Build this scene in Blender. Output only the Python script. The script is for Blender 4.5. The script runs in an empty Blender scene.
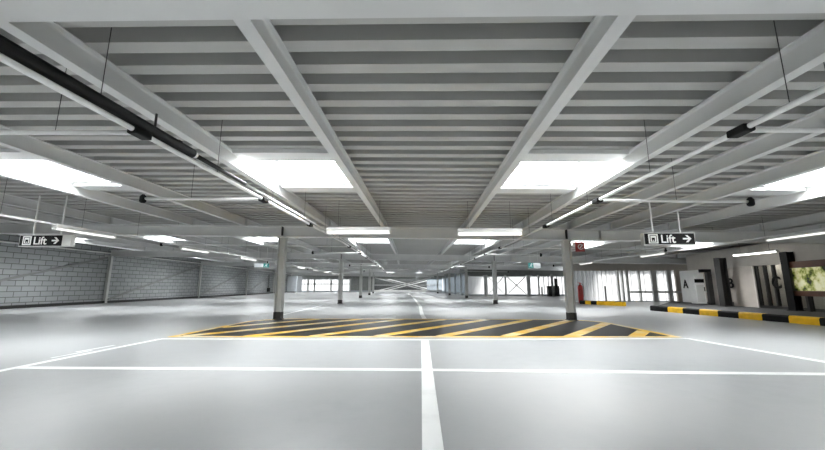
import bpy, bmesh, math, random
from mathutils import Vector, Matrix
random.seed(4)
scn = bpy.context.scene
COL = scn.collection
R = math.radians

# ------------------------------------------------------------------ materials
def new_mat(name):
    m = bpy.data.materials.new(name); m.use_nodes = True
    nt = m.node_tree
    for n in list(nt.nodes): nt.nodes.remove(n)
    out = nt.nodes.new('ShaderNodeOutputMaterial')
    return m, nt, out

def coords(nt, scale=(1, 1, 1), rot=(0, 0, 0)):
    tc = nt.nodes.new('ShaderNodeTexCoord')
    mp = nt.nodes.new('ShaderNodeMapping')
    mp.inputs['Scale'].default_value = scale
    mp.inputs['Rotation'].default_value = rot
    nt.links.new(tc.outputs['Object'], mp.inputs['Vector'])
    return mp.outputs['Vector']

def noise(nt, vec, scale, detail=4, rough=0.55):
    n = nt.nodes.new('ShaderNodeTexNoise')
    n.inputs['Scale'].default_value = scale
    n.inputs['Detail'].default_value = detail
    n.inputs['Roughness'].default_value = rough
    nt.links.new(vec, n.inputs['Vector'])
    return n.outputs['Fac']

def ramp(nt, fac, stops):
    r = nt.nodes.new('ShaderNodeValToRGB')
    e = r.color_ramp.elements
    while len(e) < len(stops): e.new(0.5)
    for i, (p, c) in enumerate(stops):
        e[i].position = p
        e[i].color = (c, c, c, 1) if isinstance(c, (int, float)) else (*c, 1)
    nt.links.new(fac, r.inputs['Fac'])
    return r.outputs['Color']

def paint(name, col, rough=0.5, metal=0.0, var=0.06, scale=3.0, spec=0.5, bump=0.0):
    m, nt, out = new_mat(name)
    b = nt.nodes.new('ShaderNodeBsdfPrincipled')
    v = coords(nt)
    f = noise(nt, v, scale, 5)
    lo = tuple(max(0, c * (1 - var)) for c in col); hi = tuple(min(1, c * (1 + var)) for c in col)
    nt.links.new(ramp(nt, f, [(0.3, lo), (0.7, hi)]), b.inputs['Base Color'])
    b.inputs['Roughness'].default_value = rough
    b.inputs['Metallic'].default_value = metal
    b.inputs['Specular IOR Level'].default_value = spec
    if bump:
        bp = nt.nodes.new('ShaderNodeBump'); bp.inputs['Strength'].default_value = bump
        bp.inputs['Distance'].default_value = 0.01
        nt.links.new(noise(nt, v, scale * 25, 3), bp.inputs['Height'])
        nt.links.new(bp.outputs['Normal'], b.inputs['Normal'])
    nt.links.new(b.outputs['BSDF'], out.inputs['Surface'])
    return m

def emitter(name, col, strength, base=(0.8, 0.8, 0.8)):
    m, nt, out = new_mat(name)
    b = nt.nodes.new('ShaderNodeBsdfPrincipled')
    b.inputs['Base Color'].default_value = (*base, 1)
    b.inputs['Roughness'].default_value = 0.4
    b.inputs['Emission Color'].default_value = (*col, 1)
    b.inputs['Emission Strength'].default_value = strength
    nt.links.new(b.outputs['BSDF'], out.inputs['Surface'])
    return m

M = {}
M['beam'] = paint('light_grey_beam_paint', (0.66, 0.665, 0.66), 0.45, var=0.05, scale=1.5)
M['brace'] = paint('mid_grey_brace_paint', (0.24, 0.245, 0.24), 0.5, var=0.08)
M['column'] = paint('light_grey_column_paint', (0.52, 0.525, 0.51), 0.5, var=0.08, scale=2.5)
M['deck'] = paint('galvanised_deck_paint', (0.44, 0.44, 0.426), 0.42, var=0.06, scale=0.8)
M['white'] = paint('white_lining', (0.5, 0.51, 0.51), 0.5, var=0.02)
M['pipe'] = paint('white_pipe_paint', (0.82, 0.82, 0.81), 0.4, var=0.04)
M['black'] = paint('black_plastic', (0.005, 0.005, 0.005), 0.6, var=0.2, spec=0.2)
M['dark'] = paint('dark_grey_steel', (0.022, 0.021, 0.02), 0.5, var=0.15)
M['base'] = paint('scuffed_dark_band', (0.035, 0.032, 0.03), 0.6, var=0.3, scale=8)
M['wire'] = paint('dark_wire', (0.04, 0.04, 0.04), 0.5)
M['housing'] = paint('lamp_housing_white', (0.66, 0.66, 0.64), 0.4, var=0.03)
M['sign_grey'] = paint('sign_housing_grey', (0.55, 0.55, 0.53), 0.45, var=0.03)
M['sign_black'] = paint('sign_face_black', (0.006, 0.006, 0.006), 0.6, var=0.1, spec=0.15)
M['sign_white'] = paint('sign_lettering_white', (0.82, 0.82, 0.80), 0.5, var=0.02)
M['red'] = paint('red_paint', (0.42, 0.025, 0.02), 0.35, var=0.1)
M['sign_red'] = paint('red_sign_face', (0.33, 0.03, 0.022), 0.45, var=0.06)
M['yellow'] = paint('yellow_kerb_paint', (0.90, 0.52, 0.012), 0.5, var=0.12, scale=6)
M['kerb_black'] = paint('black_kerb_paint', (0.006, 0.006, 0.006), 0.6, var=0.4, scale=6, spec=0.2)
M['asphalt'] = paint('dark_platform_asphalt', (0.035, 0.035, 0.034), 0.7, var=0.25, scale=6, bump=0.2)
M['pier'] = paint('pale_render_pier', (0.45, 0.405, 0.36), 0.7, var=0.08, scale=2)
M['fascia'] = paint('beige_fascia', (0.52, 0.49, 0.45), 0.6, var=0.06)
M['brown'] = paint('brown_timber_frame', (0.10, 0.035, 0.016), 0.4, var=0.25, scale=5)
M['grey_panel'] = paint('blue_grey_panel', (0.50, 0.53, 0.56), 0.5, var=0.05)
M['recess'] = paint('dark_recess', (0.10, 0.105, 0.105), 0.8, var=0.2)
M['far_wall'] = paint('far_wall_grey', (0.24, 0.25, 0.24), 0.7, var=0.12)
M['black_island'] = paint('black_floor_paint', (0.012, 0.0115, 0.011), 0.5, var=0.4, scale=2, spec=0.35)
M['lamp'] = emitter('fluorescent_tube', (1.0, 0.98, 0.94), 0.19)
M['lobby_fill'] = emitter('lobby_fill_tube', (1.0, 0.95, 0.88), 5.0)  # for the fill lamps added inside the lobby
M['bright_lamp'] = emitter('bright_tube', (1.0, 0.98, 0.94), 1.5)
M['exit_green'] = emitter('exit_sign_green', (0.02, 0.28, 0.27), 0.1, (0.02, 0.25, 0.22))
M['exit_white'] = emitter('exit_sign_white', (0.85, 0.95, 1.0), 0.07)

# worn paints
def worn(name, col, pale, thr, rough=0.45):
    m, nt, out = new_mat(name)
    b = nt.nodes.new('ShaderNodeBsdfPrincipled')
    v = coords(nt)
    f = noise(nt, v, 1.3, 8, 0.65)
    nt.links.new(ramp(nt, f, [(thr - 0.08, col), (thr + 0.12, pale)]), b.inputs['Base Color'])
    b.inputs['Roughness'].default_value = rough
    nt.links.new(b.outputs['BSDF'], out.inputs['Surface'])
    return m
M['road_white'] = worn('white_road_paint', (0.86, 0.87, 0.86), (0.72, 0.73, 0.72), 0.6)
M['road_yellow'] = worn('yellow_road_paint', (0.78, 0.47, 0.03), (0.74, 0.68, 0.50), 0.53)

# floor: grey sealed coating, faintly cloudy, satin gloss
def floor_mat():
    m, nt, out = new_mat('grey_floor_coating')
    b = nt.nodes.new('ShaderNodeBsdfPrincipled')
    v = coords(nt)
    f1 = noise(nt, v, 0.35, 6, 0.6)
    f2 = noise(nt, v, 5.0, 6, 0.6)
    mx = nt.nodes.new('ShaderNodeMath'); mx.operation = 'MULTIPLY_ADD'
    nt.links.new(f2, mx.inputs[0]); mx.inputs[1].default_value = 0.35
    nt.links.new(f1, mx.inputs[2])
    nt.links.new(ramp(nt, mx.outputs[0], [(0.40, (0.285, 0.30, 0.305)), (0.62, (0.345, 0.355, 0.36)), (0.9, (0.375, 0.38, 0.38))]), b.inputs['Base Color'])
    nt.links.new(ramp(nt, f1, [(0.3, 0.30), (0.7, 0.44)]), b.inputs['Roughness'])
    bp = nt.nodes.new('ShaderNodeBump'); bp.inputs['Strength'].default_value = 0.06
    bp.inputs['Distance'].default_value = 0.01
    nt.links.new(noise(nt, v, 30, 4), bp.inputs['Height'])
    nt.links.new(bp.outputs['Normal'], b.inputs['Normal'])
    nt.links.new(b.outputs['BSDF'], out.inputs['Surface'])
    return m
M['floor'] = floor_mat()

# pale blockwork; object coordinates, wall runs along Y
def block_mat():
    m, nt, out = new_mat('grey_blockwork')
    b = nt.nodes.new('ShaderNodeBsdfPrincipled')
    tc = nt.nodes.new('ShaderNodeTexCoord')
    sp = nt.nodes.new('ShaderNodeSeparateXYZ'); cb = nt.nodes.new('ShaderNodeCombineXYZ')
    nt.links.new(tc.outputs['Object'], sp.inputs[0])
    nt.links.new(sp.outputs['Y'], cb.inputs['X']); nt.links.new(sp.outputs['Z'], cb.inputs['Y'])
    br = nt.nodes.new('ShaderNodeTexBrick')
    br.inputs['Color1'].default_value = (0.37, 0.385, 0.39, 1)
    br.inputs['Color2'].default_value = (0.31, 0.325, 0.33, 1)
    br.inputs['Mortar'].default_value = (0.11, 0.11, 0.11, 1)
    br.inputs['Scale'].default_value = 1.0
    br.inputs['Mortar Size'].default_value = 0.016
    br.inputs['Mortar Smooth'].default_value = 0.2
    br.inputs['Brick Width'].default_value = 0.6
    br.inputs['Row Height'].default_value = 0.25
    nt.links.new(cb.outputs[0], br.inputs['Vector'])
    nt.links.new(br.outputs['Color'], b.inputs['Base Color'])
    bp = nt.nodes.new('ShaderNodeBump'); bp.inputs['Strength'].default_value = 0.21
    bp.inputs['Distance'].default_value = 0.01; bp.invert = True
    nt.links.new(br.outputs['Fac'], bp.inputs['Height'])
    nt.links.new(bp.outputs['Normal'], b.inputs['Normal'])
    b.inputs['Roughness'].default_value = 0.8
    nt.links.new(b.outputs['BSDF'], out.inputs['Surface'])
    return m
M['block'] = block_mat()

# daylit opal skylight glazing
PANE_E = 8.0
def pane_mat():
    m, nt, out = new_mat('daylit_opal_glazing')
    e = nt.nodes.new('ShaderNodeEmission')
    e.inputs['Color'].default_value = (0.96, 0.985, 1.0, 1)
    e.inputs['Strength'].default_value = PANE_E
    t = nt.nodes.new('ShaderNodeBsdfTransparent')
    mix = nt.nodes.new('ShaderNodeMixShader'); mix.inputs[0].default_value = 0.5
    nt.links.new(e.outputs[0], mix.inputs[1]); nt.links.new(t.outputs[0], mix.inputs[2])
    nt.links.new(mix.outputs[0], out.inputs['Surface'])
    return m
M['pane'] = pane_mat()

# translucent ribbed daylight sheets
def sheet_mat(name, col, trans):
    m, nt, out = new_mat(name)
    t = nt.nodes.new('ShaderNodeBsdfTranslucent'); d = nt.nodes.new('ShaderNodeBsdfDiffuse')
    v = coords(nt)
    c = ramp(nt, noise(nt, v, 1.2, 3), [(0.3, tuple(x * 0.9 for x in col)), (0.7, col)])
    nt.links.new(c, d.inputs['Color']); t.inputs['Color'].default_value = (*[x * trans for x in col], 1)
    mix = nt.nodes.new('ShaderNodeMixShader'); mix.inputs[0].default_value = 0.3
    nt.links.new(t.outputs[0], mix.inputs[1]); nt.links.new(d.outputs[0], mix.inputs[2])
    nt.links.new(mix.outputs[0], out.inputs['Surface'])
    return m
M['sheet'] = sheet_mat('translucent_white_sheet', (0.80, 0.81, 0.82), 0.33)
M['sheet_blue'] = sheet_mat('translucent_bluish_sheet', (0.55, 0.62, 0.68), 0.22)

def glass_mat():
    m, nt, out = new_mat('clear_glazing')
    t = nt.nodes.new('ShaderNodeBsdfTransparent'); t.inputs['Color'].default_value = (0.75, 0.78, 0.78, 1)
    g = nt.nodes.new('ShaderNodeBsdfGlossy'); g.inputs['Roughness'].default_value = 0.03
    f = nt.nodes.new('ShaderNodeFresnel'); f.inputs['IOR'].default_value = 1.5
    mix = nt.nodes.new('ShaderNodeMixShader')
    ge = nt.nodes.new('ShaderNodeNewGeometry'); mu = nt.nodes.new('ShaderNodeMath'); mu.operation = 'SUBTRACT'; mu.use_clamp = True
    nt.links.new(f.outputs[0], mu.inputs[0]); nt.links.new(ge.outputs['Backfacing'], mu.inputs[1])
    nt.links.new(mu.outputs[0], mix.inputs[0])
    nt.links.new(t.outputs[0], mix.inputs[1]); nt.links.new(g.outputs[0], mix.inputs[2])
    nt.links.new(mix.outputs[0], out.inputs['Surface'])
    return m
M['glass'] = glass_mat()

def map_mat():
    m, nt, out = new_mat('backlit_green_yellow_plan')
    b = nt.nodes.new('ShaderNodeBsdfPrincipled')
    v = coords(nt)
    f = noise(nt, v, 2.6, 5, 0.62)
    c = ramp(nt, f, [(0.38, (0.02, 0.03, 0.01)), (0.45, (0.22, 0.26, 0.05)), (0.52, (0.62, 0.60, 0.28)), (0.62, (0.75, 0.74, 0.50))])
    nt.links.new(c, b.inputs['Base Color']); nt.links.new(c, b.inputs['Emission Color'])
    b.inputs['Emission Strength'].default_value = 0.075
    b.inputs['Roughness'].default_value = 0.2
    nt.links.new(b.outputs['BSDF'], out.inputs['Surface'])
    return m
M['map'] = map_mat()

# ------------------------------------------------------------------ mesh builder
class MB:
    def __init__(s): s.v = []; s.f = []; s.smooth = []
    def add(s, vs, fs, smooth=False):
        o = len(s.v); s.v += [tuple(p) for p in vs]
        for f in fs:
            s.f.append(tuple(i + o for i in f)); s.smooth.append(smooth)
        return s
    def box(s, x0, y0, z0, x1, y1, z1):
        vs = [(x0, y0, z0), (x1, y0, z0), (x1, y1, z0), (x0, y1, z0), (x0, y0, z1), (x1, y0, z1), (x1, y1, z1), (x0, y1, z1)]
        return s.add(vs, [(3, 2, 1, 0), (4, 5, 6, 7), (0, 1, 5, 4), (1, 2, 6, 5), (2, 3, 7, 6), (3, 0, 4, 7)])
    def prism(s, prof, p0, p1, up=(0, 0, 1)):
        """closed 2-D profile (a along side, b along up) swept from p0 to p1"""
        p0, p1 = Vector(p0), Vector(p1); d = (p1 - p0).normalized(); up = Vector(up)
        side = d.cross(up).normalized(); u = side.cross(d).normalized()
        n = len(prof); vs = []
        for p in (p0, p1):
            for a, b in prof: vs.append(p + side * a + u * b)
        fs = [tuple(range(n))[::-1], tuple(range(n, 2 * n))]
        for i in range(n):
            j = (i + 1) % n; fs.append((i, j, n + j, n + i))
        return s.add(vs, fs)
    def bar(s, p0, p1, w, h, up=(0, 0, 1)):
        return s.prism([(-w / 2, -h / 2), (w / 2, -h / 2), (w / 2, h / 2), (-w / 2, h / 2)], p0, p1, up)
    def ibeam(s, p0, p1, h, b, tw=0.010, tf=0.014, up=(0, 0, 1)):
        """I section standing with its bottom on the p0-p1 line; root fillets included"""
        r = min(0.018, b * 0.15); x = b / 2; w = tw / 2
        half = [(x, 0), (x, tf), (w + r, tf), (w + r * 0.3, tf + r * 0.3), (w, tf + r),
                (w, h - tf - r), (w + r * 0.3, h - tf - r * 0.3), (w + r, h - tf), (x, h - tf), (x, h)]
        prof = half + [(-a, c) for a, c in reversed(half)]
        # concave polygon ends: cap with quads through triangulation by Blender
        return s.prism(prof, p0, p1, up)
    def tube(s, pts, rad, seg=10, cap=True):
        pts = [Vector(p) for p in pts]; rings = []
        o = len(s.v)
        for i, p in enumerate(pts):
            a = pts[max(i - 1, 0)]; b = pts[min(i + 1, len(pts) - 1)]
            d = (b - a).normalized()
            ref = Vector((0, 0, 1)) if abs(d.z) < 0.9 else Vector((1, 0, 0))
            e1 = d.cross(ref).normalized(); e2 = d.cross(e1)
            r = rad[i] if isinstance(rad, (list, tuple)) else rad
            for k in range(seg):
                t = 2 * math.pi * k / seg
                s.v.append(tuple(p + e1 * r * math.cos(t) + e2 * r * math.sin(t)))
        for i in range(len(pts) - 1):
            for k in range(seg):
                k2 = (k + 1) % seg
                s.f.append((o + i * seg + k, o + i * seg + k2, o + (i + 1) * seg + k2, o + (i + 1) * seg + k)); s.smooth.append(True)
        if cap:
            s.f.append(tuple(o + k for k in range(seg))[::-1]); s.smooth.append(False)
            e = o + (len(pts) - 1) * seg
            s.f.append(tuple(e + k for k in range(seg))); s.smooth.append(False)
        return s
    def lathe(s, prof, c=(0, 0, 0), seg=20):
        return s.tube([(c[0], c[1], c[2] + z) for r, z in prof], [max(r, 1e-4) for r, z in prof], seg)
    def build(s, name, mat, parent=None, bevel=0):
        me = bpy.data.meshes.new(name); me.from_pydata(s.v, [], s.f)
        bm = bmesh.new(); bm.from_mesh(me)
        for f, sm in zip(bm.faces, s.smooth): f.smooth = sm
        bmesh.ops.recalc_face_normals(bm, faces=bm.faces[:])
        bm.to_mesh(me); bm.free()
        me.materials.append(mat); me.validate()
        ob = bpy.data.objects.new(name, me); COL.objects.link(ob)
        if parent is not None:
            ob.parent = parent
            ob.matrix_parent_inverse = parent.matrix_basis.inverted()
        if bevel:
            bv = ob.modifiers.new('edge', 'BEVEL'); bv.width = bevel; bv.segments = 2; bv.limit_method = 'ANGLE'
        return ob

def tag(o, label, cat, group=None):
    o['label'] = label; o['category'] = cat
    if group: o['group'] = group
    return o
def thing(name, loc, label, cat, group=None):
    o = bpy.data.objects.new(name, None); COL.objects.link(o); o.location = loc
    o.empty_display_size = 0.1
    return tag(o, label, cat, group)
def struct(o): o['kind'] = 'structure'; return o

def text_mesh(name, body, size, mat, parent, mtx, extrude=0.004, bold=0.0, sx=1.0):
    cu = bpy.data.curves.new(name, 'FONT'); cu.body = body; cu.size = size; cu.extrude = extrude
    cu.offset = bold; cu.align_x = 'LEFT'; cu.align_y = 'BOTTOM_BASELINE'
    tmp = bpy.data.objects.new('text_source', cu); COL.objects.link(tmp)
    dg = bpy.context.evaluated_depsgraph_get(); dg.update()
    me = bpy.data.meshes.new_from_object(tmp.evaluated_get(dg))
    bpy.data.objects.remove(tmp)
    me.transform(Matrix.Diagonal((sx, 1, 1, 1))); me.transform(mtx)
    me.materials.clear(); me.materials.append(mat)
    ob = bpy.data.objects.new(name, me); COL.objects.link(ob); ob.parent = parent
    ob.matrix_parent_inverse = parent.matrix_basis.inverted()
    return ob
# text lies in XY facing +Z; this stands it up facing -Y at (x,y,z)
def facing_cam(x, y, z): return Matrix.Translation((x, y, z)) @ Matrix.Rotation(R(90), 4, 'X')

# ------------------------------------------------------------------ plan of the garage
FR = [1.61, 11.12, 20.80, 30.40, 40.10, 49.80, 59.40]      # main frames along the hall
CX = [0.0, -0.04, -0.42, -0.96, -1.71, -2.68, -3.85]       # the hall bends gently to the left
Y_BACK, Y_END = -8.0, 60.2
U_L, U_R = -18.45, 18.0
SL = 0.0164                                                # cross fall of the roof
def cx(y):
    if y <= FR[0]: return CX[0]
    for i in range(len(FR) - 1):
        if y <= FR[i + 1]:
            t = (y - FR[i]) / (FR[i + 1] - FR[i]); return CX[i] + t * (CX[i + 1] - CX[i])
    t = (y - FR[-1]) / 9.6; return CX[-1] - 1.2 * t
def W(u, y, z): return Vector((u + cx(y), y, z - SL * u))
Z_MB, Z_JB, Z_JT = 2.463, 2.80, 3.04                       # main beam bottom, joist bottom, joist top
LEFT = [-1.26, -3.01, -5.71, -7.46, -10.16, -11.91, -14.60, -16.35]
RIGHT = [1.36, 3.11, 5.81, 7.56, 10.26, 12.01, 14.70, 16.45]
PAIRS = [(-3.01, -1.26), (-7.46, -5.71), (-11.91, -10.16), (-16.35, -14.60), (1.36, 3.11), (5.81, 7.56), (10.26, 12.01), (14.70, 16.45)]
def sky_y(b): # opening in bay b (between frame b and b+1; -1 is the bay behind)
    if b < 0: return -2.58, -1.02
    m = (FR[b] + FR[b + 1]) / 2 - 0.08
    return m - 0.78, m + 0.78
BAYN = ['nearest', 'second', 'third', 'fourth', 'fifth', 'farthest']
ORD = ['first', 'second', 'third', 'fourth', 'fifth', 'sixth', 'seventh', 'eighth', 'ninth']

# ------------------------------------------------------------------ floor and markings
fl = MB().box(-26, Y_BACK - 0.3, -0.2, 24, 64, 0.0).build('floor', M['floor']); struct(fl)
def strip(pts, w, z0, z1):
    """flat painted band along a polyline (mitred)"""
    mb = MB(); pts = [Vector((p[0], p[1], 0)) for p in pts]; L = []
    for i, p in enumerate(pts):
        a = pts[max(i - 1, 0)]; b = pts[min(i + 1, len(pts) - 1)]
        d = (b - a).normalized(); n = Vector((-d.y, d.x, 0))
        L.append((p + n * w / 2, p - n * w / 2))
    for i in range(len(L) - 1):
        q = [L[i][0], L[i][1], L[i + 1][1], L[i + 1][0]]
        vs = [(a.x, a.y, z0) for a in q] + [(a.x, a.y, z1) for a in q]
        mb.add(vs, [(3, 2, 1, 0), (4, 5, 6, 7), (0, 1, 5, 4), (1, 2, 6, 5), (2, 3, 7, 6), (3, 0, 4, 7)])
    return mb
def mark(name, pts, w, mat, parent=None, z=0.003): return strip(pts, w, 0.0005, z).build(name, mat, parent or fl)
mark('lane_line', [(0.05, Y_BACK + .5), (0.045, 2.2), (-0.01, 6.93)], 0.135, M['road_white'])
mark('cross_line', [(-5.06, 4.50), (0, 4.56), (9.4, 4.46)], 0.12, M['road_white'], z=0.0035)
mark('front_line', [(-5.08, 6.96), (0, 7.0), (5.05, 7.36)], 0.09, M['road_white'], z=0.004)
mark('bay_line', [(-5.07, 6.96), (-5.08, 4.3), (-5.1, -2)], 0.11, M['road_white'])
mark('bay_line', [(5.05, 7.36), (5.33, 5.2), (5.9, -2)], 0.11, M['road_white'])
mark('lane_line', [(-0.03, 11.45), (-0.13, 13.3), (-0.26, 18.6), (-0.66, 25.5), (-1.0, 31), (-1.6, 41), (-2.6, 50)], 0.14, M['road_white'])
mark('faded_line', [(-5.32, 6.2), (-5.36, 5.55)], 0.05, M['road_white'])
mark('faded_line', [(-5.24, 5.7), (-5.27, 5.1)], 0.04, M['road_white'])
mark('bay_line', [(-5.0, 12.6), (-5.15, 15), (-5.3, 18.5)], 0.10, M['road_white'])

# hatched island
IX0, IX1, IY0, IY1 = -5.12, 5.06, 7.20, 11.30
def rounded(inset):
    a0, a1, b0, b1 = IX0 + inset, IX1 - inset, IY0 + inset, IY1 - inset
    r = 1.15 - inset; P = [(a0, b0), (a1, b0 + (0.3 if inset < 1 else 0))]
    for k in range(9):
        t = R(90 * k / 8); P.append((a1 - r + r * math.cos(t), b1 - r + r * math.sin(t)))
    for k in range(9):
        t = R(90 + 90 * k / 8); P.append((a0 + r + r * math.cos(t), b1 - r + r * math.sin(t)))
    return P
P = rounded(0.06); n = len(P)
isl = MB().add([(x, y, 0.0005) for x, y in P] + [(x, y, 0.003) for x, y in P],
               [tuple(range(n))[::-1], tuple(range(n, 2 * n))] + [(i, (i + 1) % n, n + (i + 1) % n, n + i) for i in range(n)]).build('hatched_island', M['black_island'], fl)
# border: offset band between two outlines
A, B = rounded(0.0), rounded(0.14)
mb = MB(); vs = [(x, y, 0.0055) for x, y in A] + [(x, y, 0.0055) for x, y in B] + [(x, y, 0.0005) for x, y in A] + [(x, y, 0.0005) for x, y in B]
fs = []
for i in range(n):
    j = (i + 1) % n
    fs += [(i, j, n + j, n + i), (2 * n + i, 2 * n + j, j, i), (n + i, n + j, 3 * n + j, 3 * n + i)]
mb.add(vs, fs).build('border_line', M['road_yellow'], isl)
for k in range(-2, 9):                       # slanting stripes clipped to the island
    xa = -4.92 + 1.27 * k; y0 = 7.50
    pts = []
    for s in range(61):
        t = s / 60 * 4.0; x = xa + 0.757 * t; y = y0 + t - 0.22
        r = 1.1; inside = IX0 + 0.1 < x < IX1 - 0.1 and IY0 + 0.1 + 0.03 * (x - IX0) < y < IY1 - 0.1
        if x < IX0 + r and y > IY1 - r and math.hypot(x - IX0 - r, y - IY1 + r) > r - 0.08: inside = False
        if x > IX1 - r and y > IY1 - r and math.hypot(x - IX1 + r, y - IY1 + r) > r - 0.08: inside = False
        if inside: pts.append((x, y))
    if len(pts) > 3:
        strip([pts[0], pts[-1]], 0.27, 0.0005, 0.0045).build('stripe', M['road_yellow'], isl)

# ------------------------------------------------------------------ ceiling: trapezoidal steel deck
PER = 0.331
prof = []                                    # (y, dz)
y = 2.779 - PER * 27 - 0.0725
while y < Y_END + 0.3:
    prof += [(y, 0.0), (y + 0.145, 0.0), (y + 0.128, 0.17), (y + PER + 0.017, 0.17)]
    y += PER
prof = [p for p in prof if Y_BACK <= p[0] <= Y_END + 0.2]
def in_hole(ym): return any(h0 < ym < h1 for h0, h1 in holes)
us = sorted([U_L - 0.1, U_R + 0.2] + LEFT + RIGHT)
dk = MB()
grid = [[W(u, py, Z_JT + dz) for u in us] for py, dz in prof]
nu = len(us); vs = [p for row in grid for p in row]; fs = []
holes = [sky_y(b) for b in range(-1, 6)]
for i in range(len(prof) - 1):
    ym = (prof[i][0] + prof[i + 1][0]) / 2
    in_sky = any(h0 < ym < h1 for h0, h1 in holes)
    for j in range(nu - 1):
        if (ym > 37.4 and us[j] >= 7.5) or (24.45 < ym < 31 and us[j] >= 12.0) or (31 <= ym and us[j] >= 16.4): continue
        bb = next((k - 1 for k, (h0, h1) in enumerate(holes) if h0 < ym < h1), 0)
        if (us[j] > 9 and bb != 1) or (us[j] < -15 and bb < 1): bb = None
        if in_sky and bb is not None and (us[j], us[j + 1]) in PAIRS[:7] and (us[j] < 5 or ym < FR[3]): continue
        fs.append((i * nu + j, i * nu + j + 1, (i + 1) * nu + j + 1, (i + 1) * nu + j))
dk.add(vs, fs)
ceil = dk.build('ceiling', M['deck']); struct(ceil)
sol = ceil.modifiers.new('sheet', 'SOLIDIFY'); sol.thickness = 0.004; sol.offset = 1

# ------------------------------------------------------------------ joists (longitudinal I beams), one per bay
def bay_span(b): return (Y_BACK if b == 0 else FR[b], FR[b + 1])
def joist(u, b, label):
    y0, y1 = bay_span(b)
    if b: y0 += 0.012
    if u > 6 and b == 3: y1 = 36.9
    if u > 12.1 and b == 2: y1 = 24.0
    y1 -= 0.012
    r = thing('ceiling_joist', W(u, y0, Z_JB), label, 'beam', 'grey steel joists under the roof deck')
    h = Z_JT - Z_JB
    mb = MB()
    if b == 0:
        mb.ibeam(W(u, y0, Z_JB), W(u, FR[0], Z_JB), h, 0.12, 0.009, 0.012)
        mb.ibeam(W(u, FR[0], Z_JB), W(u, y1, Z_JB), h, 0.12, 0.009, 0.012)
    else:
        mb.ibeam(W(u, y0, Z_JB), W(u, y1, Z_JB), h, 0.12, 0.009, 0.012)
    mb.build('beam_section', M['beam'], r)
    pe = MB(); a = W(u, y1, Z_JB)
    pe.box(a.x - 0.07, a.y - 0.012, a.z - 0.0, a.x + 0.07, a.y, a.z + h)
    pe.build('end_plate', M['beam'], r)
for b in range(6):
    for k, u in enumerate(LEFT):
        joist(u, b, f'grey steel joist, {ORD[k]} one left of the lane line, {BAYN[b]} bay')
    for k, u in enumerate(RIGHT):
        if (b >= 4 and u > 6) or (b == 3 and u > 14): continue
        joist(u, b, f'grey steel joist, {ORD[k]} one right of the lane line, {BAYN[b]} bay')
for b in (0, 1):
    joist(4.52, b, f'extra grey joist above the right column line, {BAYN[b]} bay')

# ------------------------------------------------------------------ main beams across the hall
BL = ['broad pale beam crossing directly overhead, closest of all the cross beams',
      'grey cross beam on the two nearest columns behind the pendant lamps',
      'grey cross beam on the second pair of columns', 'grey cross beam on the third pair of columns',
      'grey cross beam on the fourth pair of columns', 'grey cross beam on the fifth pair of columns',
      'grey cross beam along the far end wall']
for i, yf in enumerate(FR):
    r = thing('cross_beam', W(0, yf, Z_MB), BL[i], 'beam', 'steel cross beams')
    ur = U_R if i < 2 else (12.2 - cx(yf) if i == 3 else (U_R if i == 2 else (5.5 if i == 4 else 5.3)))
    ur = min(ur, U_R)
    p0, p1 = W(U_L + 0.05, yf, Z_MB), W(ur, yf, Z_MB)
    MB().ibeam(p0, p1, Z_JB - Z_MB - 0.003, 0.30, 0.012, 0.020).build('beam_section', M['beam'], r)
    for u in (-4.46, 4.385, 5.40):
        c = W(u, yf, Z_MB)
        for sy in (-1, 1):
            st = MB(); ya, yb = sorted((c.y + sy * 0.008, c.y + sy * 0.145))
            st.box(c.x - 0.007, ya, c.z + 0.018, c.x + 0.007, yb, c.z + Z_JB - Z_MB - 0.022)
            st.build('stiffener', M['beam'] if u > 5 else M['dark'], r)

# ------------------------------------------------------------------ columns
RN = ['nearest', 'second', 'third', 'fourth', 'fifth']
for i in range(1, 6):
    for s, sn in ((-1, 'left'), (1, 'right')):
        c = W(-4.46 if s < 0 else 4.385, FR[i], Z_MB); x, yy = c.x, FR[i]
        where = 'standing on the striped island' if i == 1 else f'in the {RN[i-1]} pair down the hall'
        r = thing('steel_column', (x, yy, 0), f'grey steel H column with dark foot, {sn} one {where}', 'column', 'steel columns along the lane')
        top = c.z - 0.022
        # web across the hall, flanges facing left and right
        MB().ibeam((x - 0.11, yy, 0.22), (x - 0.11, yy, top), 0.22, 0.22, 0.010, 0.016, up=(1, 0, 0)).build('shaft', M['column'], r)
        MB().ibeam((x - 0.112, yy, 0.018), (x - 0.112, yy, 0.22), 0.224, 0.224, 0.014, 0.020, up=(1, 0, 0)).build('painted_foot', M['base'], r)
        MB().box(x - 0.14, yy - 0.14, 0.006, x + 0.14, yy + 0.14, 0.020).build('base_plate', M['base'], r)
        MB().box(x - 0.13, yy - 0.13, top, x + 0.13, yy + 0.13, top + 0.020).build('cap_plate', M['column'], r)

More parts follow.
